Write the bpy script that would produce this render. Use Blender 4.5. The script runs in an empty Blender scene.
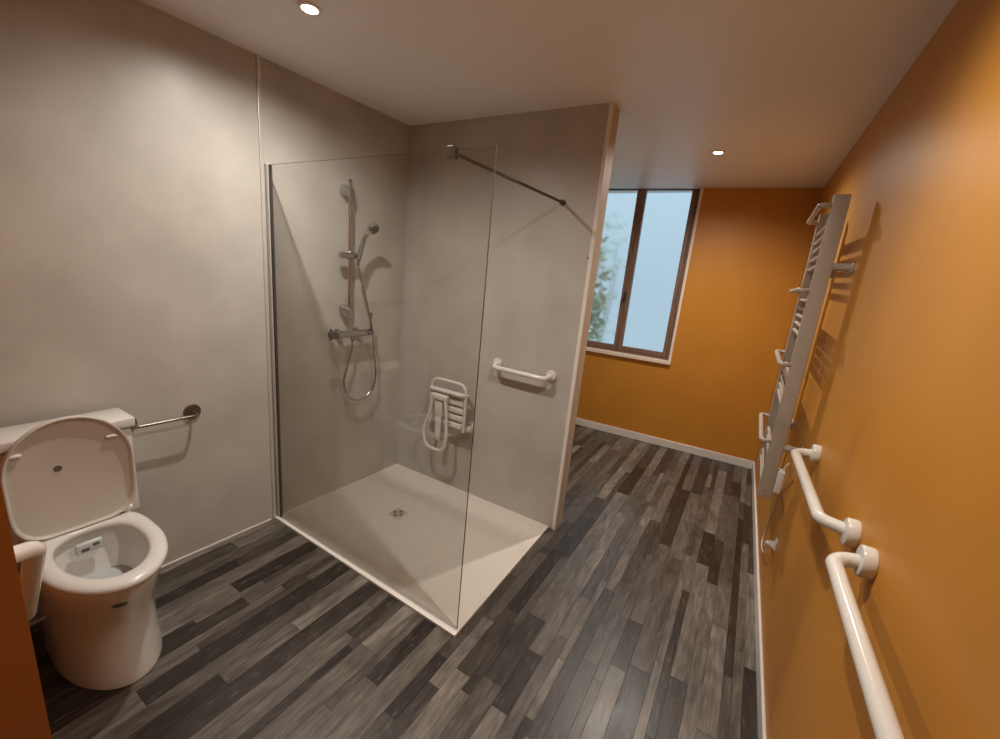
import bpy, bmesh, math, random
from mathutils import Vector, Matrix
random.seed(7)
PI = math.pi
sc = bpy.context.scene
COL = sc.collection

# ---------------------------------------------------------------- camera
f_px = 418.0
wv = Vector((0.2012591, 0.1530248, -0.5380001))
th = wv.length; k = wv / th
K = Matrix(((0, -k.z, k.y), (k.z, 0, -k.x), (-k.y, k.x, 0)))
I3 = Matrix.Identity(3)
Rw = I3 + K * math.sin(th) + (K @ K) * (1 - math.cos(th))      # rows: right, forward, up
right_v, fwd_v, up_v = Rw[0], Rw[1], Rw[2]
CAM = Vector((2.2498, -1.3314, 1.6076))
cam_d = bpy.data.cameras.new('camera')
cam_d.sensor_width = 36; cam_d.lens = f_px / 1000 * 36; cam_d.clip_start = 0.02
cam = bpy.data.objects.new('camera', cam_d); COL.objects.link(cam)
cam.matrix_world = Matrix(((right_v.x, up_v.x, -fwd_v.x, CAM.x), (right_v.y, up_v.y, -fwd_v.y, CAM.y),
                           (right_v.z, up_v.z, -fwd_v.z, CAM.z), (0, 0, 0, 1)))
sc.camera = cam

# ---------------------------------------------------------------- world, exposure
LAMP_POWER = 106.0
SKY = 1.25
sc.view_settings.view_transform = 'Standard'; sc.view_settings.look = 'None'
sc.view_settings.gamma = 1; sc.view_settings.use_curve_mapping = False
sc.view_settings.exposure = 0.0
world = bpy.data.worlds.new('world'); sc.world = world; world.use_nodes = True
wn = world.node_tree.nodes; wl = world.node_tree.links
bg = wn['Background']
tc = wn.new('ShaderNodeTexCoord'); sp = wn.new('ShaderNodeSeparateXYZ'); rp = wn.new('ShaderNodeValToRGB')
wl.new(tc.outputs['Generated'], sp.inputs[0]); wl.new(sp.outputs['Z'], rp.inputs[0]); wl.new(rp.outputs[0], bg.inputs[0])
rp.color_ramp.elements[0].position = 0.0; rp.color_ramp.elements[0].color = (0.36, 0.48, 0.56, 1)
rp.color_ramp.elements[1].position = 0.5; rp.color_ramp.elements[1].color = (0.50, 0.66, 0.76, 1)
bg.inputs[1].default_value = SKY

# ---------------------------------------------------------------- materials
def mat(name, color, rough=0.5, metal=0.0, coat=0.0, spec=0.5):
    m = bpy.data.materials.new(name); m.use_nodes = True
    b = m.node_tree.nodes['Principled BSDF']
    b.inputs['Base Color'].default_value = (*color, 1)
    b.inputs['Roughness'].default_value = rough; b.inputs['Metallic'].default_value = metal
    b.inputs['Coat Weight'].default_value = coat; b.inputs['Specular IOR Level'].default_value = spec
    return m

def noise_mat(name, c1, c2, scale, rough=0.6, bump=0.0, detail=5, spec=0.5, bscale=None, lo=0.35, hi=0.65, stretch=None):
    m = mat(name, c1, rough, spec=spec); nt = m.node_tree; N = nt.nodes; L = nt.links
    b = N['Principled BSDF']
    t = N.new('ShaderNodeTexCoord'); mp = N.new('ShaderNodeMapping'); L.new(t.outputs['Object'], mp.inputs[0])
    if stretch: mp.inputs['Scale'].default_value = stretch
    n = N.new('ShaderNodeTexNoise'); n.inputs['Scale'].default_value = scale; n.inputs['Detail'].default_value = detail
    L.new(mp.outputs[0], n.inputs[0])
    r = N.new('ShaderNodeValToRGB'); r.color_ramp.elements[0].position = lo; r.color_ramp.elements[1].position = hi
    r.color_ramp.elements[0].color = (*c1, 1); r.color_ramp.elements[1].color = (*c2, 1)
    L.new(n.outputs[0], r.inputs[0]); L.new(r.outputs[0], b.inputs['Base Color'])
    if bump:
        n2 = N.new('ShaderNodeTexNoise'); n2.inputs['Scale'].default_value = bscale or scale * 8; n2.inputs['Detail'].default_value = 3
        L.new(t.outputs['Object'], n2.inputs[0])
        bp = N.new('ShaderNodeBump'); bp.inputs['Strength'].default_value = bump; bp.inputs['Distance'].default_value = 0.002
        L.new(n2.outputs[0], bp.inputs['Height']); L.new(bp.outputs[0], b.inputs['Normal'])
    return m

M_panel = noise_mat('concrete_look_wall_panel', (0.46, 0.435, 0.395), (0.545, 0.517, 0.472), 3.4, rough=0.38, bump=0.05, bscale=30, detail=8)
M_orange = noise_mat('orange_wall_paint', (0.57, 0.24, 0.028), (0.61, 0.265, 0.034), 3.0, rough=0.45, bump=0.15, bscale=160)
M_orange_shade = noise_mat('shade_darkened_orange_paint', (0.34, 0.105, 0.014), (0.37, 0.12, 0.017), 3.0, rough=0.5, bump=0.15, bscale=160)  # same orange paint as the other walls, shade darkened into its colour
M_ceiling = noise_mat('ceiling_paint', (0.90, 0.89, 0.89), (0.92, 0.91, 0.91), 2.0, rough=0.45)
M_white = mat('white_trim_paint', (0.82, 0.78, 0.73), 0.35)
M_bronze = mat('dark_bronze_metal', (0.13, 0.105, 0.085), 0.35, metal=0.8)
M_profile = mat('light_aluminium_profile', (0.62, 0.60, 0.57), 0.32, metal=0.35)
M_gasket = mat('dark_gasket', (0.035, 0.033, 0.03), 0.5)
M_tray = noise_mat('mineral_shower_tray', (0.74, 0.69, 0.62), (0.77, 0.72, 0.65), 40, rough=0.42, bump=0.1, bscale=200)
M_ceramic = mat('white_ceramic', (0.74, 0.72, 0.68), 0.09, coat=0.5)
M_plastic = mat('white_plastic', (0.74, 0.72, 0.68), 0.25)
M_nylon = mat('white_coated_tube', (0.78, 0.74, 0.68), 0.2, coat=0.3)
M_lid = mat('ivory_lid_plastic', (0.60, 0.56, 0.50), 0.25)
M_radiator = mat('radiator_enamel', (0.45, 0.40, 0.34), 0.35)
M_chrome = mat('chrome', (0.46, 0.445, 0.42), 0.22, metal=1.0)
M_satin = mat('satin_nickel', (0.26, 0.23, 0.20), 0.32, metal=1.0)
M_dark = mat('dark_plastic', (0.03, 0.028, 0.026), 0.4)
M_grey = mat('grey_rubber', (0.11, 0.105, 0.095), 0.5)
M_steel = mat('drain_steel', (0.55, 0.52, 0.47), 0.4, metal=0.2)
M_hole = mat('dark_drain_hole', (0.20, 0.19, 0.17), 0.7)
M_wood = noise_mat('brown_window_wood', (0.17, 0.10, 0.07), (0.26, 0.155, 0.11), 8, rough=0.45, bump=0.2, stretch=(6, 6, 0.6))
M_sill = mat('cream_sill', (0.88, 0.77, 0.64), 0.5)
M_floorbase = mat('floor_underlay', (0.03, 0.026, 0.022), 0.8)
M_leaf = noise_mat('pale_leaf', (0.58, 0.68, 0.54), (0.90, 0.92, 0.78), 1.2, rough=0.55)
M_stem = mat('shrub_bark', (0.42, 0.42, 0.34), 0.8)
M_ground = noise_mat('outside_gravel', (0.62, 0.63, 0.62), (0.75, 0.75, 0.73), 6, rough=0.9)
M_emblem = mat('grey_green_emblem', (0.10, 0.13, 0.11), 0.3)
M_block = mat('pale_rim_block', (0.60, 0.62, 0.62), 0.35)
M_water = mat('bowl_water', (0.50, 0.53, 0.54), 0.03)

def glass_mat(name, tint):
    m = bpy.data.materials.new(name); m.use_nodes = True; nt = m.node_tree; N = nt.nodes; L = nt.links
    for n in list(N): N.remove(n)
    out = N.new('ShaderNodeOutputMaterial'); mx = N.new('ShaderNodeMixShader'); fr = N.new('ShaderNodeFresnel')
    tr = N.new('ShaderNodeBsdfTransparent'); gl = N.new('ShaderNodeBsdfGlossy')
    ge = N.new('ShaderNodeNewGeometry'); mr = N.new('ShaderNodeMapRange')      # same reflectance at both faces of the sheet
    mr.inputs[3].default_value = 1.5; mr.inputs[4].default_value = 1 / 1.5
    L.new(ge.outputs['Backfacing'], mr.inputs[0]); L.new(mr.outputs[0], fr.inputs['IOR']); tr.inputs[0].default_value = (*tint, 1)
    gl.inputs['Roughness'].default_value = 0.0; gl.inputs[0].default_value = (1, 1, 1, 1)
    L.new(fr.outputs[0], mx.inputs[0]); L.new(tr.outputs[0], mx.inputs[1]); L.new(gl.outputs[0], mx.inputs[2])
    L.new(mx.outputs[0], out.inputs[0]); return m
M_glass = glass_mat('clear_shower_glass', (0.943, 0.952, 0.946))
M_glass_edge = mat('glass_edge', (0.07, 0.08, 0.072), 0.35)

m = bpy.data.materials.new('frosted_window_glass'); m.use_nodes = True; M_pane = m
b = m.node_tree.nodes['Principled BSDF']
b.inputs['Base Color'].default_value = (0.93, 0.97, 1.0, 1); b.inputs['Transmission Weight'].default_value = 1.0
b.inputs['Roughness'].default_value = 0.21; b.inputs['IOR'].default_value = 1.12

def lamp_mat():
    m = bpy.data.materials.new('lamp_lens'); m.use_nodes = True
    b = m.node_tree.nodes['Principled BSDF']
    b.inputs['Emission Color'].default_value = (1.0, 0.97, 0.93, 1); b.inputs['Emission Strength'].default_value = 14
    return m
M_lens = lamp_mat()

def plank_mat(island):
    m = bpy.data.materials.new('weathered_oak_plank_joined' if island else 'weathered_oak_plank'); m.use_nodes = True
    nt = m.node_tree; N = nt.nodes; L = nt.links; b = N['Principled BSDF']
    if island:
        g = N.new('ShaderNodeNewGeometry'); rnd = g.outputs['Random Per Island']
    else:
        g = N.new('ShaderNodeObjectInfo'); rnd = g.outputs['Random']
    geo = N.new('ShaderNodeNewGeometry')
    base = N.new('ShaderNodeValToRGB'); cr = base.color_ramp; cr.interpolation = 'CONSTANT'
    cols = [(0.020, 0.014, 0.010), (0.042, 0.033, 0.026), (0.078, 0.066, 0.055), (0.108, 0.093, 0.078), (0.054, 0.044, 0.036), (0.155, 0.135, 0.114), (0.028, 0.021, 0.016), (0.122, 0.105, 0.088), (0.088, 0.075, 0.063), (0.175, 0.153, 0.130)]
    cr.elements[0].position = 0; cr.elements[0].color = (*cols[0], 1)
    cr.elements[1].position = 0.1; cr.elements[1].color = (*cols[1], 1)
    for i in range(2, 10):
        e = cr.elements.new(i / 10); e.color = (*cols[i], 1)
    L.new(rnd, base.inputs[0])
    # world-space coordinates, offset per plank, stretched along the grain (y)
    mul = N.new('ShaderNodeMath'); mul.operation = 'MULTIPLY'; mul.inputs[1].default_value = 37.0; L.new(rnd, mul.inputs[0])
    cmb = N.new('ShaderNodeCombineXYZ'); L.new(mul.outputs[0], cmb.inputs[2]); L.new(mul.outputs[0], cmb.inputs[1])
    add = N.new('ShaderNodeVectorMath'); add.operation = 'ADD'; L.new(geo.outputs['Position'], add.inputs[0]); L.new(cmb.outputs[0], add.inputs[1])
    def nz(scale, vec, detail=6, dist=0.0):
        mp = N.new('ShaderNodeMapping'); mp.inputs['Scale'].default_value = vec; L.new(add.outputs[0], mp.inputs[0])
        n = N.new('ShaderNodeTexNoise'); n.inputs['Scale'].default_value = scale; n.inputs['Detail'].default_value = detail
        n.inputs['Distortion'].default_value = dist
        L.new(mp.outputs[0], n.inputs[0]); return n.outputs[0]
    grain = nz(14, (8, 0.55, 1), 6, 0.6); blotch = nz(9, (1.6, 0.5, 1), 5, 1.2); chalk = nz(26, (3.2, 0.6, 1), 9, 0.0)
    def remap(o, a, b_, c, d):
        r = N.new('ShaderNodeMapRange'); r.inputs[1].default_value = a; r.inputs[2].default_value = b_
        r.inputs[3].default_value = c; r.inputs[4].default_value = d; L.new(o, r.inputs[0]); return r.outputs[0]
    m1 = N.new('ShaderNodeMath'); m1.operation = 'MULTIPLY'
    L.new(remap(grain, 0.3, 0.7, 0.62, 1.38), m1.inputs[0]); L.new(remap(blotch, 0.3, 0.7, 0.60, 1.30), m1.inputs[1])
    sca = N.new('ShaderNodeVectorMath'); sca.operation = 'SCALE'
    L.new(base.outputs[0], sca.inputs[0]); L.new(m1.outputs[0], sca.inputs['Scale'])
    mix = N.new('ShaderNodeMix'); mix.data_type = 'RGBA'
    L.new(remap(chalk, 0.56, 0.76, 0.0, 0.30), mix.inputs[0]); L.new(sca.outputs[0], mix.inputs[6])
    mix.inputs[7].default_value = (0.27, 0.25, 0.225, 1)
    L.new(mix.outputs[2], b.inputs['Base Color'])
    L.new(remap(blotch, 0.2, 0.8, 0.30, 0.44), b.inputs['Roughness'])
    bp = N.new('ShaderNodeBump'); bp.inputs['Strength'].default_value = 0.12; bp.inputs['Distance'].default_value = 0.001
    L.new(grain, bp.inputs['Height']); L.new(bp.outputs[0], b.inputs['Normal'])
    return m
M_plank = plank_mat(False); M_plank_j = plank_mat(True)

# ---------------------------------------------------------------- mesh helpers (all in world coordinates)
def link(name, bm, material, parent=None, smooth=False, auto=None):
    me = bpy.data.meshes.new(name)
    bmesh.ops.recalc_face_normals(bm, faces=bm.faces)
    bm.to_mesh(me); bm.free()
    o = bpy.data.objects.new(name, me); COL.objects.link(o)
    me.materials.append(material)
    if smooth:
        me.polygons.foreach_set('use_smooth', [True] * len(me.polygons))
        if auto is not None: me.set_sharp_from_angle(angle=math.radians(auto))
    if parent:
        o.parent = parent
        w = parent.location.copy(); q = parent.parent
        while q: w += q.location; q = q.parent
        me.transform(Matrix.Translation(-w))
    else:
        vs = [v.co for v in me.vertices]
        c = Vector(((min(v.x for v in vs) + max(v.x for v in vs)) / 2, (min(v.y for v in vs) + max(v.y for v in vs)) / 2, min(v.z for v in vs)))
        me.transform(Matrix.Translation(-c)); o.location = c
    return o

def thing(name, label, cat, loc, group=None):
    o = bpy.data.objects.new(name, None); COL.objects.link(o); o.location = loc; o.empty_display_size = 0.05
    o['label'] = label; o['category'] = cat
    if group: o['group'] = group
    return o
def tag(o, label, cat, group=None):
    o['label'] = label; o['category'] = cat
    if group: o['group'] = group
    return o
def struct(name, bm, material, parent=None, **kw):
    o = link(name, bm, material, parent, **kw)
    if not parent: o['kind'] = 'structure'
    return o

def prism(bm, pts, z0, z1):
    """vertical prism over plan polygon pts"""
    lo = [bm.verts.new((x, y, z0)) for x, y in pts]; hi = [bm.verts.new((x, y, z1)) for x, y in pts]
    n = len(pts); bm.faces.new(lo[::-1]); bm.faces.new(hi)
    for i in range(n): bm.faces.new((lo[i], lo[(i + 1) % n], hi[(i + 1) % n], hi[i]))
    return bm
def box_f(bm, fr, s0, s1, o0, o1, z0, z1, bevel=0.0, seg=2):
    """box in a wall frame: s along the wall, o off the wall, z up"""
    vs = [bm.verts.new(fr(s, o, z)) for s, o, z in ((s0, o0, z0), (s1, o0, z0), (s1, o1, z0), (s0, o1, z0), (s0, o0, z1), (s1, o0, z1), (s1, o1, z1), (s0, o1, z1))]
    fs = [bm.faces.new([vs[i] for i in q]) for q in ((0, 3, 2, 1), (4, 5, 6, 7), (0, 1, 5, 4), (1, 2, 6, 5), (2, 3, 7, 6), (3, 0, 4, 7))]
    if bevel:
        es = list({e for f in fs for e in f.edges})
        bmesh.ops.bevel(bm, geom=es, offset=bevel, segments=seg, profile=0.5, affect='EDGES')
    return bm
W3 = lambda x, y, z: Vector((x, y, z))
def box(bm, x0, x1, y0, y1, z0, z1, bevel=0.0, seg=2): return box_f(bm, W3, x0, x1, y0, y1, z0, z1, bevel, seg)

def fillet(pts, r, seg=6, closed=False):
    pts = [Vector(p) for p in pts]; out = []; n = len(pts)
    for i, p in enumerate(pts):
        if not closed and (i == 0 or i == n - 1): out.append(p); continue
        a, c = pts[i - 1], pts[(i + 1) % n]
        u = (a - p); v = (c - p); lu, lv = u.length, v.length; u.normalize(); v.normalize()
        ang = u.angle(v, PI)
        if ang > PI - 0.02: out.append(p); continue
        d = min(r / math.tan(ang / 2), lu * 0.49, lv * 0.49); rr = d * math.tan(ang / 2)
        cen = p + (u + v).normalized() * (rr / math.sin(ang / 2))
        p0 = p + u * d; p1 = p + v * d; e0 = p0 - cen; e1 = p1 - cen; tot = e0.angle(e1, 0)
        for j in range(seg + 1):
            t = j / seg
            w = (e0 * math.sin((1 - t) * tot) + e1 * math.sin(t * tot)) / math.sin(tot) if tot > 1e-4 else e0.lerp(e1, t)
            out.append(cen + w)
    return out
def spline(pts, n=10):
    P = [Vector(p) for p in pts]; P = [P[0] * 2 - P[1]] + P + [P[-1] * 2 - P[-2]]; out = []
    for i in range(1, len(P) - 2):
        for j in range(n):
            t = j / n; a, b_, c, d = P[i - 1:i + 3]
            out.append(0.5 * ((2 * b_) + (c - a) * t + (2 * a - 5 * b_ + 4 * c - d) * t * t + (3 * b_ - a - 3 * c + d) * t ** 3))
    out.append(P[-2]); return out
def sweep(bm, path, r, seg=14, closed=False, caps=True, flat=None):
    path = [Vector(p) for p in path]; n = len(path)
    rad = r if isinstance(r, (list, tuple)) else [r] * n
    rings = []; prev = None
    for i, p in enumerate(path):
        if closed: t = path[(i + 1) % n] - path[i - 1]
        else: t = path[min(i + 1, n - 1)] - path[max(i - 1, 0)]
        t.normalize()
        if prev is None:
            a = Vector((0, 0, 1)) if abs(t.z) < 0.9 else Vector((1, 0, 0))
            u = t.cross(a).normalized()
        else: u = (prev - t * prev.dot(t)).normalized()
        prev = u; v = t.cross(u)
        rings.append([bm.verts.new(p + (u * math.cos(2 * PI * j / seg) + v * math.sin(2 * PI * j / seg)) * rad[i]) for j in range(seg)])
    m_ = n if closed else n - 1
    for i in range(m_):
        A, B = rings[i], rings[(i + 1) % n]
        for j in range(seg): bm.faces.new((A[j], A[(j + 1) % seg], B[(j + 1) % seg], B[j]))
    if caps and not closed:
        bm.faces.new(rings[0][::-1]); bm.faces.new(rings[-1])
    return bm
def _lathe(bm, o, axis, prof, seg=28):
    axis = Vector(axis).normalized(); o = Vector(o)
    a = Vector((0, 0, 1)) if abs(axis.z) < 0.9 else Vector((1, 0, 0))
    u = axis.cross(a).normalized(); v = axis.cross(u); rings = []
    for d, r in prof:
        r = max(r, 1e-4)
        rings.append([bm.verts.new(o + axis * d + (u * math.cos(2 * PI * j / seg) + v * math.sin(2 * PI * j / seg)) * r) for j in range(seg)])
    for A, B in zip(rings, rings[1:]):
        for j in range(seg): bm.faces.new((A[j], A[(j + 1) % seg], B[(j + 1) % seg], B[j]))
    bm.faces.new(rings[0][::-1]); bm.faces.new(rings[-1]); return bm
def loft(bm, rings, cap0=True, cap1=True):
    R_ = [[bm.verts.new(p) for p in r] for r in rings]; n = len(R_[0])
    for A, B in zip(R_, R_[1:]):
        for j in range(n): bm.faces.new((A[j], A[(j + 1) % n], B[(j + 1) % n], B[j]))
    if cap0: bm.faces.new(R_[0][::-1])
    if cap1: bm.faces.new(R_[-1])
    return bm
nb = bmesh.new

# ---------------------------------------------------------------- wall frames (room plan is slightly out of square)
H = 2.5
LA, WA, FA, PA = 0.0319, -0.0217, 0.0612, 0.0100
F0, PY, W0 = 2.9585, 0.9720, 2.5875
LX = lambda y: LA * y - 0.015
RX = lambda y: W0 + WA * y                 # right wall face
FY = lambda x: F0 + FA * x                 # far wall face
PYx = lambda x: PY + PA * x                # partition face
LW = lambda s, o, z: Vector((LX(s) + o, s, z))
RW = lambda s, o, z: Vector((RX(s) - o, s, z))
FW = lambda s, o, z: Vector((s, FY(s) - o, z))
PW = lambda s, o, z: Vector((s, PYx(s) - o, z))
YB = -2.35                                 # wall behind the camera
PX1, PTH = 1.41, 0.112

# ---------------------------------------------------------------- structure
bm = nb(); prism(bm, [(-0.2, YB - 0.1), (2.75, YB - 0.1), (2.75, 3.25), (-0.2, 3.25)], -0.06, -0.008)
floor = struct('floor', bm, M_floorbase)
bm = nb(); prism(bm, [(-0.2, YB - 0.1), (2.75, YB - 0.1), (2.75, 3.25), (-0.2, 3.25)], H, H + 0.08)
struct('ceiling', bm, M_ceiling)
bm = nb(); prism(bm, [(LX(YB), YB), (LX(3.0), 3.0), (-0.16, 3.0), (-0.16, YB)], 0, H); struct('wall_left', bm, M_panel)
bm = nb(); prism(bm, [(RX(YB), YB), (2.74, YB), (2.74, 3.24), (RX(3.24), 3.24)], 0, H); struct('wall_right', bm, M_orange)
bm = nb(); prism(bm, [(-0.16, YB - 0.1), (2.74, YB - 0.1), (2.74, YB), (-0.16, YB)], 0, H); struct('wall_back', bm, M_orange)
bm = nb(); prism(bm, [(LX(-1.215), -1.215), (LX(YB), YB), (1.287, YB), (1.287, -1.215)], 0, H); struct('wall_near', bm, M_orange_shade)
# far wall with the window opening
WX0, WX1, WZ0 = 0.56, 1.605, 0.885
def far_piece(bm, a, b_, z0, z1):
    prism(bm, [(a, FY(a)), (b_, FY(b_)), (b_, FY(b_) + 0.16), (a, FY(a) + 0.16)], z0, z1)
bm = nb(); far_piece(bm, LX(3.0), WX0, 0, H); far_piece(bm, WX0, WX1, 0, WZ0); far_piece(bm, WX1, RX(3.1), 0, H)
struct('wall_far', bm, M_orange)
# partition
bm = nb(); prism(bm, [(LX(PY), PYx(0)), (PX1, PYx(PX1)), (PX1, PYx(PX1) + PTH), (LX(PY + PTH), PYx(0) + PTH)], 0, H)
part = struct('wall_partition', bm, M_panel)
bm = nb(); box_f(bm, PW, PX1 - 0.012, PX1 + 0.010, -0.002, 0.006, 0, H, 0.002)
struct('corner_bead', bm, M_white, part)
bm = nb(); prism(bm, [(PX1, PYx(PX1) + 0.001), (PX1 + 0.008, PYx(PX1) + 0.001), (PX1 + 0.008, PYx(PX1) + PTH), (PX1, PYx(PX1) + PTH)], 0, H)
struct('end_trim', bm, mat('beige_end_trim', (0.50, 0.43, 0.36), 0.5), part)
bm = nb(); _lathe(bm, PW(1.395, 0, 1.72), (0, -1, 0), [(0, 0.006), (0.004, 0.006), (0.006, 0.003)], 12)
struct('trim_screw', bm, M_dark, part)

# baseboards
def plan_strip(bm, fr, s0, s1, t, z1):
    box_f(bm, fr, s0, s1, 0, t, 0, z1, 0.0025, 1)
bm = nb(); plan_strip(bm, RW, YB + 0.001, FY(2.5) - 0.014, 0.012, 0.075); struct('baseboard_right', bm, M_white)
bm = nb(); plan_strip(bm, FW, 0.10, RX(3.1) - 0.001, 0.012, 0.078); struct('baseboard_far', bm, M_white)
bm = nb(); plan_strip(bm, LW, -1.212, -0.05, 0.006, 0.012); struct('baseboard_left', bm, M_white)
# panel joint profile on the left wall
bm = nb(); box_f(bm, LW, -0.041, -0.023, 0, 0.009, 0, H, 0.002); struct('trim_1', bm, M_profile)
# corner joint in shower
bm = nb(); box_f(bm, LW, PY - 0.006, PY, 0, 0.006, 0.022, H); struct('trim_2', bm, M_panel)

# floor planks, laid along y
def plank_bm(w, l):
    bm = nb(); g = 0.0004; w -= 2 * g; l -= 2 * g; c = 0.0003; z0, z1 = -0.008, 0.0
    lo = [(-w / 2, -l / 2, z0), (w / 2, -l / 2, z0), (w / 2, l / 2, z0), (-w / 2, l / 2, z0)]
    md = [(x, y, z1 - c) for x, y, _ in lo]
    hi = [(x * (w / 2 - c) / (w / 2), y * (l / 2 - c) / (l / 2), z1) for x, y, _ in lo]
    return loft(bm, [lo, md, hi])
rng = random.Random(11); cols = []; x = -0.06
while x < 2.62:
    w = rng.choice((0.035, 0.04, 0.055, 0.07, 0.07, 0.09)); w = min(w, 2.66 - x); w = round(w, 4)
    if w < 0.02: break
    y = YB + rng.choice((-0.02, -0.01, 0.0))
    first = True
    while y < 3.2:
        l = rng.choice((0.30, 0.40, 0.50, 0.60, 0.60, 0.75, 0.90))
        if first: l = rng.choice((0.15, 0.25, 0.35, 0.45)); first = False
        l = min(l, 3.24 - y)
        if l > 0.04: cols.append((x + w / 2, y + l / 2, w, round(l, 3)))
        y += l
    x += w
def pix(P):
    d = Rw @ (Vector(P) - CAM)
    if d.y < 0.05: return None
    return 500 + f_px * d.x / d.y, 369.5 - f_px * d.z / d.y, d.y
def visible_area(cx, cy, w, l):
    best = 0
    for fy in (-0.45, -0.2, 0, 0.2, 0.45):
        px, py = cx, cy + fy * l
        if 0.0 < px < 1.385 and 0.0 < py < 1.0: continue
        q = pix((px, py, 0))
        if not q or not (-10 < q[0] < 1010 and -10 < q[1] < 749): continue
        # hidden behind the partition?
        if py > PY:
            t = (1.0 + 0.06 - CAM.y) / (py - CAM.y); xx = CAM.x + (px - CAM.x) * t
            if xx < PX1: continue
        # hidden behind near wall end
        if px < 1.287:
            t = (CAM.x - 1.287) / (CAM.x - px); yy = CAM.y + (py - CAM.y) * t
            if yy < -1.215: continue
        best = max(best, w * l / q[2] ** 3)
    return best
scored = sorted(((visible_area(*c), c) for c in cols), reverse=True)
mesh_cache = {}; joined = nb(); n_part = 0
for a, (cx, cy, w, l) in scored:
    hgt = rng.uniform(-0.0006, 0.0)
    if a > 0 and n_part < 300:
        key = (w, l)
        if key not in mesh_cache:
            me = bpy.data.meshes.new('plank'); b_ = plank_bm(w, l); b_.to_mesh(me); b_.free(); me.materials.append(M_plank); mesh_cache[key] = me
        o = bpy.data.objects.new('plank', mesh_cache[key]); COL.objects.link(o); o.parent = floor
        o.location = Vector((cx, cy, hgt)) - floor.location; n_part += 1
    else:
        if 0.02 < cx - w / 2 and cx + w / 2 < 1.37 and 0.02 < cy - l / 2 and cy + l / 2 < 0.93: continue
        b_ = plank_bm(w, l); bmesh.ops.translate(b_, verts=b_.verts, vec=(cx, cy, hgt))
        me = bpy.data.meshes.new('tmp'); b_.to_mesh(me); b_.free(); joined.from_mesh(me); bpy.data.meshes.remove(me)
o = link('planks', joined, M_plank_j, floor); o['kind'] = 'stuff'
print('plank parts', n_part, 'of', len(cols))

# ---------------------------------------------------------------- window
bm = nb(); FZ1 = H
def frame_rect(bm, a, b_, z0, z1, t, o0, o1, tb=None, tt=None):
    tb = tb or t; tt = tt or t
    box_f(bm, FW, a, a + t, o0, o1, z0, z1, 0.002, 1); box_f(bm, FW, b_ - t, b_, o0, o1, z0, z1, 0.002, 1)
    box_f(bm, FW, a + t, b_ - t, o0, o1, z0, z0 + tb, 0.002, 1); box_f(bm, FW, a + t, b_ - t, o0, o1, z1 - tt, z1, 0.002, 1)
frame_rect(bm, WX0, WX1, WZ0, FZ1, 0.030, -0.085, -0.035, tt=0.003)
win = struct('window_1', bm, M_wood)
mid = (WX0 + WX1) / 2
for a, b_ in ((WX0 + 0.030, mid - 0.001), (mid + 0.001, WX1 - 0.030)):
    bm = nb(); frame_rect(bm, a + 0.001, b_, WZ0 + 0.031, FZ1 - 0.004, 0.040, -0.075, -0.027, tb=0.040, tt=0.006)
    sash = struct('sash', bm, M_wood, win)
    bm = nb(); box_f(bm, FW, a + 0.036, b_ - 0.035, -0.055, -0.051, WZ0 + 0.066, FZ1 - 0.009)
    struct('pane', bm, M_pane, sash)
bm = nb(); box_f(bm, FW, mid - 0.010, mid + 0.012, -0.027, -0.010, 1.42, 1.51, 0.003)
sweep(bm, [FW(mid, -0.012, 1.47), FW(mid, 0.012, 1.47), FW(mid, 0.014, 1.40)], 0.006, 10)
struct('window_handle', bm, M_dark, win, smooth=True, auto=40)
bm = nb(); box_f(bm, FW, WX0 - 0.02, WX1 + 0.028, -0.034, 0.034, WZ0 - 0.032, WZ0 + 0.003, 0.004)
struct('window_sill', bm, M_sill, win)
bm = nb(); box_f(bm, FW, WX1, WX1 + 0.024, -0.02, 0.004, WZ0 + 0.005, H, 0.001, 1); struct('window_casing', bm, M_sill, win)

# outside: gravel ground and two leafy shrubs
bm = nb(); prism(bm, [(-6, 3.3), (9, 3.3), (9, 7), (-6, 7)], -0.35, -0.25); struct('ground_outside', bm, M_ground)
def shrub(loc, h, r, n, label, seed):
    rg = random.Random(seed); t = thing('leafy_shrub', label, 'shrub', loc, None)
    bm = nb(); L0 = Vector(loc)
    for k_ in range(7):
        a = rg.uniform(0, 2 * PI); q = Vector((math.cos(a) * r * 0.5, math.sin(a) * r * 0.5, h * rg.uniform(0.6, 0.9)))
        sweep(bm, spline([L0 + Vector((0.02 * math.cos(a), 0.02 * math.sin(a), 0)), L0 + q * 0.5 + Vector((rg.uniform(-.1, .1), 0, 0)), L0 + q], 4), [0.02 - 0.0018 * i for i in range(9)], 6)
    link('stem', bm, M_stem, t)
    bm = nb()
    for _ in range(n):
        while 1:
            v = Vector((rg.uniform(-1, 1), rg.uniform(-1, 1), rg.uniform(-1, 1)))
            if 0.2 < v.length < 1: break
        c = L0 + Vector((v.x * r, v.y * r * 0.8, h * 0.58 + v.z * h * 0.42))
        d = Vector((rg.gauss(0, 1), rg.gauss(0, 1), rg.gauss(0, 0.5))).normalized(); s = d.cross(Vector((rg.gauss(0, 1), rg.gauss(0, 1), rg.gauss(0, 1)))).normalized()
        L_ = rg.uniform(0.05, 0.10)
        bm.faces.new([bm.verts.new(c - d * L_), bm.verts.new(c + s * L_ * 0.4), bm.verts.new(c + d * L_), bm.verts.new(c - s * L_ * 0.4)])
    o = link('foliage', bm, M_leaf, t); o['kind'] = 'stuff'
shrub((0.30, 3.85, -0.25), 2.55, 0.34, 650, 'pale green leafy shrub seen through left window pane', 3)
shrub((-0.1, 5.6, -0.25), 3.0, 0.6, 260, 'taller blurred shrub far outside behind the window glass', 5)

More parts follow.
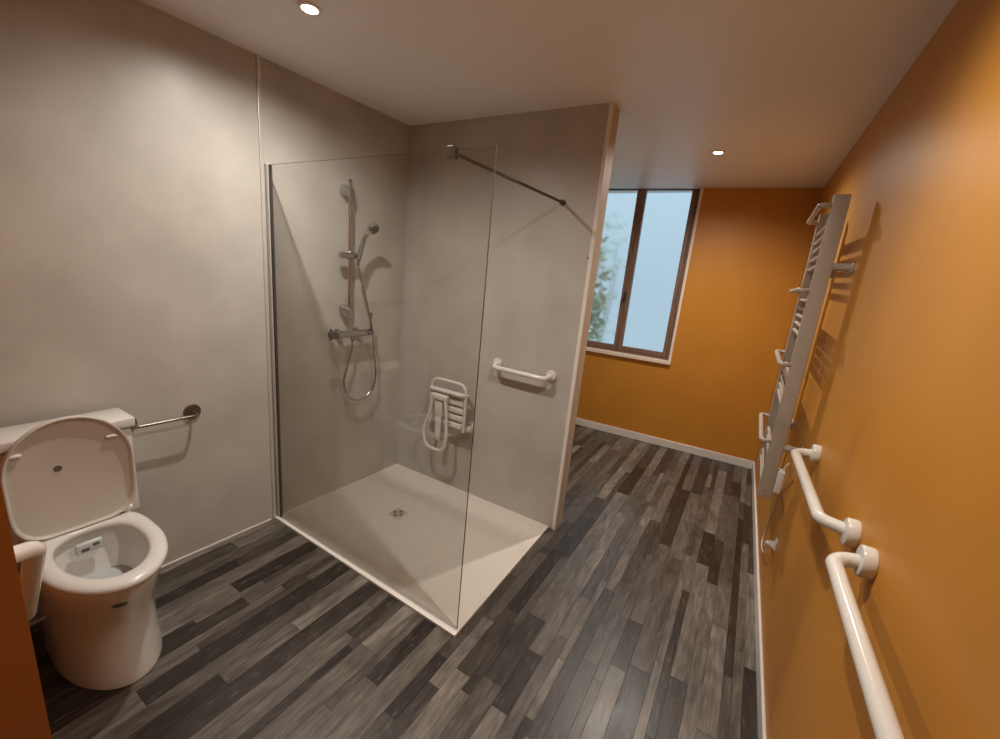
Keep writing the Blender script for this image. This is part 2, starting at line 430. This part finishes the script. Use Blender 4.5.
# ---------------------------------------------------------------- ceiling spotlights
def spot(x, y, label, grp, k_=1.0):
    t = thing('ceiling_spotlight', label, 'spotlight', (x, y, H), grp)
    bm = nb(); _lathe(bm, Vector((x, y, H)), (0, 0, -1), [(0, 0.044), (0.004, 0.044), (0.007, 0.038), (0.006, 0.030), (0.003, 0.028)], 32)
    link('bezel', bm, M_white, t, smooth=True, auto=40)
    bm = nb(); _lathe(bm, Vector((x, y, H - 0.004)), (0, 0, -1), [(0, 0.027), (0.0035, 0.026), (0.0045, 0.020)], 24)
    link('lens', bm, M_lens, t, smooth=True)
    ld = bpy.data.lights.new('lamp_light', 'SPOT'); ld.energy = LAMP_POWER * k_; ld.color = (1.0, 0.93, 0.84)
    ld.spot_size = math.radians(166); ld.spot_blend = 1.0; ld.shadow_soft_size = 0.022
    lo = bpy.data.objects.new('lamp_light', ld); COL.objects.link(lo); lo.parent = t; lo.location = (0, 0, -0.012)
spot(0.60, -0.18, 'lit recessed ceiling spotlight above the shower and toilet wall, largest glare', None, 1.0)
spot(1.83, 1.96, 'small lit recessed ceiling spotlight near the window end of the room', None, 1.35)
spot(1.97, -0.19, 'lit recessed ceiling spotlight just above the frame over the shower entrance', None, 0.8)

# ---------------------------------------------------------------- shower tray
TX, TZ = 1.395, 0.011
corners = [Vector((LX(0) + 0.001, -0.026, 0)), Vector((TX, -0.046, 0)), Vector((1.374, PYx(1.374) - 0.001, 0)), Vector((LX(PY) + 0.001, PYx(0.03) - 0.001, 0))]
def tray_pt(u, v): 
    return corners[0] * (1 - u) * (1 - v) + corners[1] * u * (1 - v) + corners[2] * u * v + corners[3] * (1 - u) * v
t = thing('shower_tray', 'low white shower tray on the plank floor behind the glass', 'shower tray', (0.7, 0.45, 0))
bm = nb(); NU, NV = 28, 20; grid = []
du, dv = 0.378, 0.50
for i in range(NU + 1):
    row = []
    for j in range(NV + 1):
        u, v = i / NU, j / NV; p = tray_pt(u, v)
        e = min(u * 1.39, (1 - u) * 1.39, v * 0.97, (1 - v) * 0.97)
        d = max(abs(u - du) / (du if u < du else 1 - du), abs(v - dv) / 0.5)
        z = TZ if e < 0.02 else TZ - 0.006 * (1 - d)
        row.append(bm.verts.new((p.x, p.y, z)))
    grid.append(row)
for i in range(NU):
    for j in range(NV): bm.faces.new((grid[i][j], grid[i + 1][j], grid[i + 1][j + 1], grid[i][j + 1]))
ring = [grid[i][0] for i in range(NU + 1)] + [grid[NU][j] for j in range(1, NV + 1)] + [grid[i][NV] for i in range(NU - 1, -1, -1)] + [grid[0][j] for j in range(NV - 1, 0, -1)]
lo = [bm.verts.new((v.co.x, v.co.y, 0.0005)) for v in ring]; n = len(ring)
for i in range(n): bm.faces.new((ring[i], lo[i], lo[(i + 1) % n], ring[(i + 1) % n]))
bm.faces.new(lo)
link('tray', bm, M_tray, t, smooth=True, auto=20)
bm = nb(); y0_, y1_ = corners[0].y, corners[1].y
prism(bm, [(corners[0].x + 0.003, y0_ - 0.004), (TX, y1_ - 0.004), (TX, y1_ + 0.014), (corners[0].x + 0.003, y0_ + 0.014)], 0.0006, TZ + 0.001)
o = link('light_whitened_lip', bm, M_white, t); o['label'] = 'front lip of the tray, painted white for the direct light on it'  # added strip: whiter colour stands in for direct light on the tray lip
dc = Vector((0.525, 0.475, 0.0065))
bm = nb(); s = 0.062
def sq(h, z): return [dc + Vector((h * a, h * b_, z)) for a, b_ in ((-1, -1), (1, -1), (1, 1), (-1, 1))]
loft(bm, [sq(s, -0.004), sq(s, 0.002), sq(s - 0.004, 0.003), sq(s - 0.008, 0.001)])
dr = link('drain_cover', bm, M_tray, t)
bm = nb(); loft(bm, [sq(0.044, 0.0005), sq(0.044, 0.002)]); dp = link('drain_grate', bm, M_steel, t)
bm = nb()
for a, b_ in ((1, 0), (-1, 0), (0, 1), (0, -1)):
    c = dc + Vector((a * 0.026, b_ * 0.026, 0))
    _lathe(bm, c + Vector((0, 0, 0.0015)), (0, 0, 1), [(0, 0.014), (0.0008, 0.014)], 16)
link('drain_hole', bm, M_hole, dp)

# ---------------------------------------------------------------- glass screen
t = thing('shower_screen', 'frameless clear glass shower screen standing on the front edge of the tray', 'shower screen', (0.7, 0, TZ))
GY = lambda x: -0.007 - 0.008 * x / 1.37
GX1, GZ1 = 1.382, 2.020
bm = nb(); prism(bm, [(0.012, GY(0) - 0.004), (GX1, GY(GX1) - 0.004), (GX1, GY(GX1) + 0.004), (0.012, GY(0) + 0.004)], TZ + 0.004, GZ1)
g = link('glass_pane', bm, M_glass, t)
g.data.materials.append(M_glass_edge)
for pl in g.data.polygons:
    if abs(pl.normal.y) < 0.5: pl.material_index = 1
bm = nb(); box_f(bm, LW, -0.019, 0.005, 0, 0.030, TZ + 0.001, GZ1 + 0.004, 0.002); link('wall_channel', bm, M_profile, t)
bm = nb(); box_f(bm, LW, -0.014, 0.003, 0.0302, 0.0345, TZ + 0.002, GZ1, 0.001, 1); link('gasket', bm, M_gasket, t)
bm = nb(); prism(bm, [(0.034, GY(0) - 0.006), (GX1 - 0.001, GY(GX1) - 0.006), (GX1 - 0.001, GY(GX1) + 0.006), (0.034, GY(0) + 0.006)], TZ + 0.0005, TZ + 0.006)
link('bottom_seal', bm, M_profile, t)
# stabiliser
t = thing('stabiliser_bar', 'thin dark nickel stabiliser bar from glass top to the partition wall', 'support bar', (1.19, 0, 2.0))
A = Vector((1.19, GY(1.19), 2.012)); B = PW(1.203, 0.0, 2.012)
bm = nb(); sweep(bm, [A + Vector((0, 0.012, 0)), B + Vector((0, -0.012, 0))], 0.0075, 14); link('bar', bm, M_bronze, t, smooth=True, auto=40)
bm = nb(); box(bm, 1.174, 1.206, A.y - 0.016, A.y + 0.016, 1.990, 2.032, 0.003); link('glass_clamp', bm, M_bronze, t)
bm = nb(); _lathe(bm, B, (0, -1, 0), [(0, 0.0155), (0.018, 0.0155), (0.020, 0.012)], 24); link('wall_socket', bm, M_bronze, t, smooth=True, auto=40)

# ---------------------------------------------------------------- hand shower set on left wall
t = thing('shower_rail', 'chrome vertical shower rail with slider on the left wall inside the shower', 'shower rail', LW(0.457, 0, 1.25))
RO = 0.058
bm = nb(); sweep(bm, [LW(0.457, RO, 1.215), LW(0.457, RO, 2.035)], 0.0115, 18); link('rail', bm, M_chrome, t, smooth=True, auto=40)
bm = nb(); _lathe(bm, LW(0.457, RO, 2.035), (0, 0, 1), [(0, 0.010), (0.012, 0.008), (0.016, 0.003)], 16); link('rail_tip', bm, M_dark, t, smooth=True)
def cone_bracket(z, flip):
    bm = nb(); rings = []
    for o, hw, z0, z1 in ((0.0, 0.032, -0.030, 0.036), (0.012, 0.032, -0.030, 0.036), (0.045, 0.022, -0.034, 0.026), (RO + 0.014, 0.016, -0.040, 0.018)):
        if flip: z0, z1 = z0 - 0.01, z1
        pts = []
        for i in range(16):
            a = 2 * PI * i / 16; c_, s_ = math.cos(a), math.sin(a)
            yy = math.copysign(abs(c_) ** 0.6, c_) * hw; zz = (z0 + z1) / 2 + math.copysign(abs(s_) ** 0.6, s_) * (z1 - z0) / 2
            pts.append(LW(0.457 + yy, o, z + zz))
        rings.append(pts)
    loft(bm, rings); link('wall_bracket', bm, M_chrome, t, smooth=True, auto=35)
cone_bracket(1.985, False); cone_bracket(1.27, True)
bm = nb()
_lathe(bm, LW(0.372, RO + 0.012, 1.612), (0, 1, 0), [(0, 0.009), (0.006, 0.019), (0.03, 0.021), (0.055, 0.019), (0.09, 0.022), (0.12, 0.020), (0.135, 0.014), (0.140, 0.006)], 20)
_lathe(bm, LW(0.457, RO, 1.585), (0, 0, 1), [(0, 0.016), (0.004, 0.020), (0.05, 0.020), (0.054, 0.016)], 20)
link('slider', bm, M_chrome, t, smooth=True, auto=50)

t = thing('hand_shower', 'chrome hand shower with dark grip held in the slider', 'hand shower', LW(0.49, 0.095, 1.56))
hp = [LW(0.487, 0.095, 1.555), LW(0.495, 0.100, 1.62), LW(0.507, 0.106, 1.68), LW(0.522, 0.118, 1.735), LW(0.545, 0.130, 1.775)]
sp_ = spline(hp, 8); n = len(sp_)
bm = nb(); sweep(bm, sp_, [0.0105 + 0.0025 * math.sin(PI * i / (n - 1)) + (0.005 * max(0, i / (n - 1) - 0.7) / 0.3) for i in range(n)], 16)
link('handle', bm, M_chrome, t, smooth=True, auto=50)
bm = nb(); seg_ = sp_[5:20]; sweep(bm, seg_, [0.0145] * len(seg_), 16); link('grip', bm, M_grey, t, smooth=True, auto=50)
hc = LW(0.560, 0.138, 1.787); ax = Vector((0.75, -0.05, -0.60)).normalized()
bm = nb(); _lathe(bm, hc - ax * 0.018, ax, [(0, 0.012), (0.004, 0.024), (0.014, 0.036), (0.026, 0.040), (0.030, 0.038)], 28); sh = link('head', bm, M_chrome, t, smooth=True, auto=40)
bm = nb(); _lathe(bm, hc + ax * 0.0115, ax, [(0, 0.033), (0.003, 0.031)], 28)
for r_, n_ in ((0.010, 6), (0.020, 12), (0.027, 16)):
    u = ax.cross(Vector((0, 0, 1))).normalized(); v = ax.cross(u)
    for i in range(n_):
        a = 2 * PI * i / n_; _lathe(bm, hc + ax * 0.0145 + (u * math.cos(a) + v * math.sin(a)) * r_, ax, [(0, 0.0018), (0.0018, 0.0012)], 6)
link('spray_plate', bm, M_grey, sh)

t = thing('mixer_tap', 'chrome thermostatic bar mixer below the shower rail', 'mixer tap', LW(0.48, 0, 1.08))
mz, mo = 1.123, 0.062
bm = nb(); _lathe(bm, LW(0.362, mo, mz), (LA, 1, 0.0), [(0, 0.019), (0.004, 0.0225), (0.236, 0.0225), (0.240, 0.019)], 24)
for yy in (0.405, 0.555): _lathe(bm, LW(yy, 0.0, mz), (1, 0, 0), [(0, 0.030), (0.006, 0.030), (0.012, 0.018), (mo, 0.018)], 24)
link('body', bm, M_chrome, t, smooth=True, auto=40)
bm = nb(); _lathe(bm, LW(0.312, mo, mz), (0, 1, 0), [(0, 0.020), (0.006, 0.026), (0.046, 0.026), (0.050, 0.022)], 20)
for i in range(3):
    a = PI / 2 + i * 2 * PI / 3 + 0.4
    sweep(bm, [LW(0.330, mo, mz), LW(0.330, mo + 0.040 * math.cos(a), mz + 0.040 * math.sin(a))], [0.010, 0.008], 10)
link('temperature_knob', bm, M_dark, t, smooth=True, auto=40)
bm = nb(); _lathe(bm, LW(0.603, mo, mz), (0, 1, 0), [(0, 0.021), (0.034, 0.0225), (0.040, 0.018)], 20); kn = link('flow_knob', bm, M_chrome, t, smooth=True, auto=40)
bm = nb(); sweep(bm, [LW(0.612, mo + 0.015, mz + 0.015), LW(0.606, mo + 0.022, mz + 0.070), LW(0.602, mo + 0.024, mz + 0.135)], [0.007, 0.006, 0.009], 10); link('flow_lever', bm, M_dark, kn, smooth=True, auto=60)
bm = nb(); _lathe(bm, LW(0.478, mo, mz - 0.015), (0, 0, -1), [(0, 0.012), (0.03, 0.012), (0.032, 0.009)], 16); link('hose_outlet', bm, M_chrome, t, smooth=True, auto=40)

hose = spline([LW(0.478, mo, 1.075), LW(0.474, 0.064, 1.02), LW(0.440, 0.060, 0.90), LW(0.420, 0.055, 0.80), LW(0.455, 0.055, 0.70), LW(0.555, 0.056, 0.655),
               LW(0.650, 0.060, 0.72), LW(0.672, 0.066, 0.83), LW(0.640, 0.080, 1.00), LW(0.595, 0.110, 1.15), LW(0.540, 0.106, 1.36), LW(0.487, 0.095, 1.553)], 16)
bm = nb(); sweep(bm, hose, [0.0066 + 0.0007 * (i % 2) for i in range(len(hose))], 10)
tag(link('shower_hose', bm, M_chrome, smooth=True), 'looped silver shower hose hanging from the mixer to the hand shower', 'hose')

# ---------------------------------------------------------------- folding shower seat
t = thing('folding_shower_seat', 'white tubular shower seat folded up against the partition wall', 'shower seat', PW(0.54, 0, 0.32))
rt = 0.0115
def pw(pts): return [PW(*p) for p in pts]
bm = nb(); loop = fillet(pw([(0.405, 0.085, 0.500), (0.405, 0.085, 0.835), (0.700, 0.085, 0.835), (0.700, 0.085, 0.500)]), 0.06, 8)
sweep(bm, loop, rt, 14); link('frame', bm, M_plastic, t, smooth=True, auto=50)
for i, z in enumerate((0.755, 0.700, 0.645, 0.590, 0.535)):
    bm = nb(); box_f(bm, PW, 0.418, 0.688, 0.078, 0.098, z - 0.019, z + 0.019, 0.006, 3); link('slat', bm, M_plastic, t, smooth=True, auto=40)
bm = nb(); sweep(bm, fillet(pw([(0.396, 0.060, 0.775), (0.42, 0.115, 0.765), (0.685, 0.115, 0.765), (0.71, 0.070, 0.765)]), 0.02, 5), rt, 14); link('upper_crossbar', bm, M_plastic, t, smooth=True, auto=50)
bm = nb(); sweep(bm, [PW(0.345, 0.05, 0.515), PW(0.735, 0.05, 0.515)], 0.013, 14); link('hinge_bar', bm, M_plastic, t, smooth=True, auto=50)
for xx in (0.375, 0.712):
    bm = nb(); box_f(bm, PW, xx - 0.022, xx + 0.022, 0.0, 0.012, 0.475, 0.560, 0.004); box_f(bm, PW, xx - 0.014, xx + 0.014, 0.010, 0.064, 0.495, 0.535, 0.005)
    link('wall_bracket', bm, M_plastic, t, smooth=True, auto=40)
bm = nb(); leg = fillet(pw([(0.455, 0.128, 0.735), (0.440, 0.135, 0.60), (0.392, 0.140, 0.46), (0.415, 0.140, 0.335), (0.585, 0.140, 0.335), (0.598, 0.140, 0.46), (0.585, 0.135, 0.60), (0.562, 0.128, 0.735)]), 0.065, 7)
sweep(bm, leg, rt, 14); link('leg', bm, M_plastic, t, smooth=True, auto=50)
bm = nb(); box_f(bm, PW, 0.440, 0.580, 0.100, 0.142, 0.700, 0.742, 0.01, 3); box_f(bm, PW, 0.470, 0.535, 0.100, 0.130, 0.575, 0.702, 0.008, 3); link('leg_hinge', bm, M_plastic, t, smooth=True, auto=40)
bm = nb(); box_f(bm, PW, 0.485, 0.530, 0.112, 0.128, 0.40, 0.60, 0.006, 2); link('leg_strut', bm, M_plastic, t, smooth=True, auto=40)

# ---------------------------------------------------------------- grab bars
def grab_bar(label, fr, pts, flanges, r=0.0168, bend=0.04, fr_r=0.037, ft=0.027, matl=None, name='grab_bar', grp=None):
    matl = matl or M_nylon
    t = thing(name, label, 'grab bar', fr(*flanges[0]), grp)
    bm = nb(); sweep(bm, fillet([fr(*p) for p in pts], bend, 10), r, 20); link('bar', bm, matl, t, smooth=True, auto=60)
    for s_, o_, z_ in flanges:
        p = fr(s_, 0, z_); ax = (fr(s_, 1, z_) - p)
        bm = nb(); _lathe(bm, p, ax, [(0, fr_r * 0.97), (0.003, fr_r), (ft - 0.005, fr_r), (ft - 0.001, fr_r * 0.93), (ft, fr_r * 0.8)], 32)
        fl = link('flange', bm, matl, t, smooth=True, auto=40)
    return t
grab_bar('short white grab bar on the partition wall inside the shower', PW,
         [(0.876, 0.0, 1.016), (0.880, 0.075, 1.003), (1.258, 0.075, 0.998), (1.264, 0.0, 1.010)], [(0.876, 0, 1.016), (1.264, 0, 1.010)], r=0.0150, bend=0.045, fr_r=0.033, ft=0.018)
grab_bar('white grab bar on the orange wall, the one nearer the radiator', RW,
         [(0.662, 0.0, 1.018), (0.662, 0.080, 1.008), (0.060, 0.071, 1.016), (0.004, 0.0, 1.026)], [(0.662, 0, 1.018), (0.004, 0, 1.026)], bend=0.05)
grab_bar('white grab bar on the orange wall, nearest the camera, running out of frame', RW,
         [(-0.150, 0.0, 1.034), (-0.150, 0.073, 1.020), (-0.95, 0.073, 1.020), (-0.95, 0.0, 1.034)], [(-0.150, 0, 1.034), (-0.95, 0, 1.034)], bend=0.038)
NW = lambda s, o, z: Vector((s, -1.215 + o, z))
grab_bar('angled white grab bar behind the shaded orange wall end beside the toilet', NW,
         [(1.015, 0.0, 0.928), (0.988, 0.066, 0.912), (0.72, 0.066, 0.57), (0.72, 0.0, 0.57)], [(1.015, 0, 0.928), (0.72, 0, 0.57)], r=0.019, bend=0.03)
grab_bar('chrome rail with round dark rose on the grey wall beside the toilet tank', LW,
         [(-0.418, 0.0, 0.790), (-0.418, 0.075, 0.790), (-0.672, 0.070, 0.790), (-0.672, 0.0, 0.790)], [(-0.418, 0, 0.790), (-0.672, 0, 0.790)], r=0.0065, bend=0.03, fr_r=0.038, ft=0.012, matl=M_satin, name='wall_rail')

# ---------------------------------------------------------------- towel radiator on the right wall
t = thing('towel_radiator', 'tall cream towel radiator on the orange wall with projecting hoops', 'radiator', (2.47, 1.25, 0.63))
PXA, PXB = 2.434, 2.494
for yy in (1.000, 1.500):
    bm = nb(); box(bm, PXA, PXB, yy, yy + 0.032, 0.635, 2.050, 0.004, 3); link('post', bm, M_radiator, t, smooth=True, auto=40)
zz = [1.94, 1.895, 1.85, 1.805, 1.76] + [1.60, 1.56, 1.52, 1.48, 1.44] + [1.25, 1.21, 1.17, 1.13, 1.09] + [0.86, 0.815, 0.77, 0.725, 0.68]
for z in zz:
    bm = nb(); sweep(bm, [W3(2.449, 1.030, z), W3(2.449, 1.502, z)], 0.0095, 12); link('rung', bm, M_radiator, t, smooth=True, auto=50)
for z in (2.005, 1.645, 1.305, 0.925):
    bm = nb(); sweep(bm, fillet([W3(2.440, 0.985 + 0.03, z), W3(2.395, 0.985, z), W3(2.395, 1.520, z), W3(2.440, 1.515, z)], 0.02, 5), 0.011, 12)
    link('towel_hoop', bm, M_radiator, t, smooth=True, auto=50)
for z in (1.755, 0.905):
    for yy in (1.016, 1.516):
        bm = nb(); p = RW(yy, 0, z); _lathe(bm, p, (-1, 0, 0), [(0, 0.026), (0.006, 0.026), (0.010, 0.017), (p.x - PXB + 0.001, 0.017)], 20)
        link('wall_mount', bm, M_radiator, t, smooth=True, auto=40)
bm = nb()
for y_, z_ in ((1.0, 0.665), (1.0, 0.645)):
    _lathe(bm, Vector((2.462, 1.001, z_ + 0.005)), (0, -1, 0), [(0, 0.0035), (0.002, 0.003)], 10)
link('end_screw', bm, M_dark, t)
bm = nb(); box(bm, 2.4945, 2.525, 0.995, 1.045, 0.675, 0.790, 0.006, 3); link('control_box', bm, M_plastic, t, smooth=True, auto=40)
cab = spline([Vector((2.512, 1.02, 0.789)), Vector((2.528, 1.02, 0.83)), RW(1.05, 0.025, 0.81), RW(1.08, 0.012, 0.75), RW(1.17, 0.006, 0.66), RW(1.32, 0.006, 0.53), RW(1.38, 0.006, 0.36),
              RW(1.42, 0.006, 0.24), RW(1.38, 0.010, 0.19), RW(1.20, 0.016, 0.24), RW(1.06, 0.022, 0.36)], 10)
bm = nb(); sweep(bm, cab, 0.0032, 8); link('power_cable', bm, M_plastic, t, smooth=True)
t = thing('cable_outlet', 'small white plug outlet low on the orange wall below the radiator', 'outlet', RW(1.02, 0, 0.34))
bm = nb(); box_f(bm, RW, 0.985, 1.022, 0.0005, 0.009, 0.380, 0.440, 0.004, 2); link('plate', bm, M_plastic, t, smooth=True, auto=40)
bm = nb(); _lathe(bm, RW(1.005, 0.012, 0.405), (-0.5, 0.75, -0.45), [(0, 0.018), (0.035, 0.016), (0.05, 0.008), (0.06, 0.005)], 16); link('plug', bm, M_plastic, t, smooth=True, auto=40)

# ---------------------------------------------------------------- toilet
TY = -0.900
t = thing('toilet', 'white close-coupled toilet with raised lid standing against the grey wall', 'toilet', (0.30, TY, 0))
def egg(x0, x1, hw, z, n=48, sq_=2.0, wide=0.42, back=3.2):
    """egg outline: squarish back at x0, round front at x1"""
    xm = x0 + (x1 - x0) * wide; out = []
    for i in range(n):
        a = 2 * PI * i / n; c_, s_ = math.cos(a), math.sin(a)
        if c_ >= 0: x = xm + (x1 - xm) * abs(c_) ** (2 / sq_); y = hw * math.copysign(abs(s_) ** (2 / sq_), s_)
        else: x = xm - (xm - x0) * abs(c_) ** (2 / back); y = hw * math.copysign(abs(s_) ** (2 / back), s_)
        out.append(Vector((x, TY + y, z)))
    return out
bm = nb()
outer = [egg(0.06, 0.560, 0.145, 0.0, back=5), egg(0.055, 0.567, 0.151, 0.004, back=5), egg(0.055, 0.566, 0.151, 0.03, back=5), egg(0.055, 0.542, 0.145, 0.12, back=5), egg(0.055, 0.545, 0.147, 0.22, back=5),
         egg(0.055, 0.560, 0.150, 0.28, back=5), egg(0.055, 0.594, 0.159, 0.34, back=4.5), egg(0.055, 0.616, 0.166, 0.39, back=4.5), egg(0.055, 0.638, 0.169, 0.43, back=4.5), egg(0.055, 0.644, 0.169, 0.452, back=4.5), egg(0.060, 0.638, 0.166, 0.460, back=4.5)]
inner = [egg(0.205, 0.590, 0.132, 0.460), egg(0.200, 0.594, 0.136, 0.448), egg(0.205, 0.590, 0.134, 0.42), egg(0.220, 0.560, 0.120, 0.36), egg(0.235, 0.500, 0.092, 0.30), egg(0.25, 0.43, 0.062, 0.26), egg(0.27, 0.39, 0.045, 0.25)]
loft(bm, outer + inner)
link('bowl', bm, M_ceramic, t, smooth=True, auto=50)
bm = nb(); loft(bm, [egg(0.232, 0.502, 0.093, 0.300), egg(0.232, 0.502, 0.093, 0.3025)]); link('water', bm, M_water, t)
# seat ring
def ring_loft(bm, secs):
    R_ = [[bm.verts.new(p) for p in r] for r in secs]; n = len(R_[0])
    for A_, B_ in zip(R_, R_[1:] + R_[:1]):
        for j in range(n): bm.faces.new((A_[j], A_[(j + 1) % n], B_[(j + 1) % n], B_[j]))
bm = nb(); sx0, sx1, shw = 0.150, 0.664, 0.173
ix0, ix1, ihw = 0.214, 0.590, 0.116
ring_loft(bm, [egg(sx0 + .004, sx1 - .006, shw - .006, 0.4635, back=4), egg(sx0, sx1, shw, 0.470, back=4), egg(sx0, sx1 - .001, shw - .001, 0.480, back=4), egg(sx0 + .006, sx1 - .009, shw - .009, 0.489, back=4),
               egg(sx0 + .02, sx1 - .03, shw - .026, 0.492, back=4), egg(ix0 - .012, ix1 + .014, ihw + .016, 0.491, back=2.6), egg(ix0 - .003, ix1 + .004, ihw + .005, 0.486, back=2.6), egg(ix0, ix1, ihw, 0.475, back=2.6), egg(ix0 - .006, ix1 + .006, ihw + .006, 0.4635, back=2.6)])
link('seat', bm, M_plastic, t, smooth=True, auto=60)
# lid, raised and leaning on the tank
hz, hx = 0.494, 0.168
def lid_pt(a, b_, d):   # a along width (y), b up the lid, d outwards (+x)
    tilt = 0.02
    return Vector((hx + 0.012 + d + b_ * tilt, TY - 0.008 + a, hz + b_))
def lid_out(sc_, d, n=64, h=0.454, hw=0.177):
    pts = []; bm_ = h * 0.56
    for i in range(n):
        a = 2 * PI * i / n; c_, s_ = math.cos(a), math.sin(a)
        if c_ >= 0: b_ = bm_ + (h - bm_) * c_; w = hw * s_
        else:
            b_ = bm_ - bm_ * abs(c_) ** 0.30; w = hw * math.copysign(abs(s_) ** 0.36, s_) * (1 - 0.13 * (abs(c_) ** 1.5))
        pts.append((w, b_))
    return [lid_pt(w - math.copysign(min(abs(w), sc_), w) * (abs(w) / hw) , b_ - (sc_ if b_ > h * 0.56 else -sc_ * 0.6) * abs(b_ - h * 0.56) / (h * 0.56), d) for w, b_ in pts]
bm = nb(); loft(bm, [lid_out(0.006, 0.0), lid_out(0.0, 0.004), lid_out(0.0, 0.022), lid_out(0.002, 0.025), lid_out(0.006, 0.025), lid_out(0.009, 0.022), lid_out(0.014, 0.011), lid_out(0.03, 0.008)])
lid = link('lid', bm, M_lid, t, smooth=True, auto=35)
for a, b_ in ((-0.137, 0.345), (0.120, 0.345)):
    bm = nb(); c = lid_pt(a, b_, 0.0085); box(bm, c.x, c.x + 0.013, c.y - 0.018, c.y + 0.018, c.z - 0.006, c.z + 0.006, 0.004, 3); link('bumper', bm, M_plastic, lid, smooth=True, auto=50)
bm = nb(); c = lid_pt(-0.037, 0.262, 0.008)
_lathe(bm, c, (1, 0, 0), [(0, 0.012), (0.0015, 0.010)], 20); link('lid_badge', bm, M_grey, lid)
for a in (-0.135, 0.135):
    bm = nb(); _lathe(bm, Vector((hx + 0.004, TY + a - 0.02, hz + 0.006)), (0, 1, 0), [(0, 0.010), (0.003, 0.0135), (0.037, 0.0135), (0.040, 0.010)], 20)
    _lathe(bm, Vector((hx + 0.004, TY + a, 0.4915)), (0, 0, 1), [(0, 0.017), (0.010, 0.015)], 20)
    link('hinge', bm, M_plastic, t, smooth=True, auto=40)
# tank
bm = nb(); box(bm, 0.004, 0.160, TY - 0.186, TY + 0.190, 0.462, 0.846, 0.018, 4); link('tank', bm, M_ceramic, t, smooth=True, auto=50)
bm = nb(); box(bm, 0.002, 0.172, TY - 0.196, TY + 0.200, 0.8465, 0.888, 0.008, 3); tl = link('tank_lid', bm, M_ceramic, t, smooth=True, auto=50)
bm = nb(); _lathe(bm, Vector((0.085, TY, 0.887)), (0, 0, 1), [(0, 0.024), (0.003, 0.024), (0.005, 0.018)], 24); link('flush_button', bm, M_chrome, tl, smooth=True, auto=40)
# rim block in bowl
bm = nb(); box(bm, 0.232, 0.252, TY - 0.045, TY + 0.035, 0.408, 0.452, 0.008, 3); rb = link('rim_block', bm, M_block, t, smooth=True, auto=50)
bm = nb(); box(bm, 0.2515, 0.254, TY - 0.030, TY - 0.007, 0.418, 0.432, 0.001, 1); box(bm, 0.2515, 0.254, TY + 0.003, TY + 0.023, 0.430, 0.442, 0.001, 1); link('block_slot', bm, M_grey, rb)
# emblem on the front of the bowl
def on_bowl(a, z, off):
    r0 = egg(0.055, 0.612, 0.166, z, back=4.5, n=360)[int(a) % 360]; return r0
bm = nb(); pts = []
for i in range(16):
    q = 2 * PI * i / 16; aa = -11 + 7 * math.cos(q); zz_ = 0.385 + 0.009 * math.sin(q)
    xx1 = 0.616 + (zz_ - 0.39) * 0.44; p0 = egg(0.055, xx1, 0.166 + (zz_ - 0.39) * 0.14, zz_, back=4.5, n=720)[int(aa * 2) % 720]
    pts.append(p0)
cen = sum(pts, Vector()) / 16; nrm = Vector((cen.x - 0.30, (cen.y - TY), -0.10)).normalized()
loft(bm, [[p - nrm * 0.004 for p in pts], [p + nrm * 0.004 for p in pts]]); link('emblem', bm, M_emblem, t)
# floor bolts
for xx, zz_ in ((0.30, 0.085), (0.335, 0.055)):
    bm = nb(); _lathe(bm, Vector((xx, TY - 0.134, zz_)), (0, -1, 0), [(0, 0.008), (0.006, 0.008), (0.009, 0.004)], 14); link('side_cap', bm, M_chrome, t, smooth=True, auto=40)
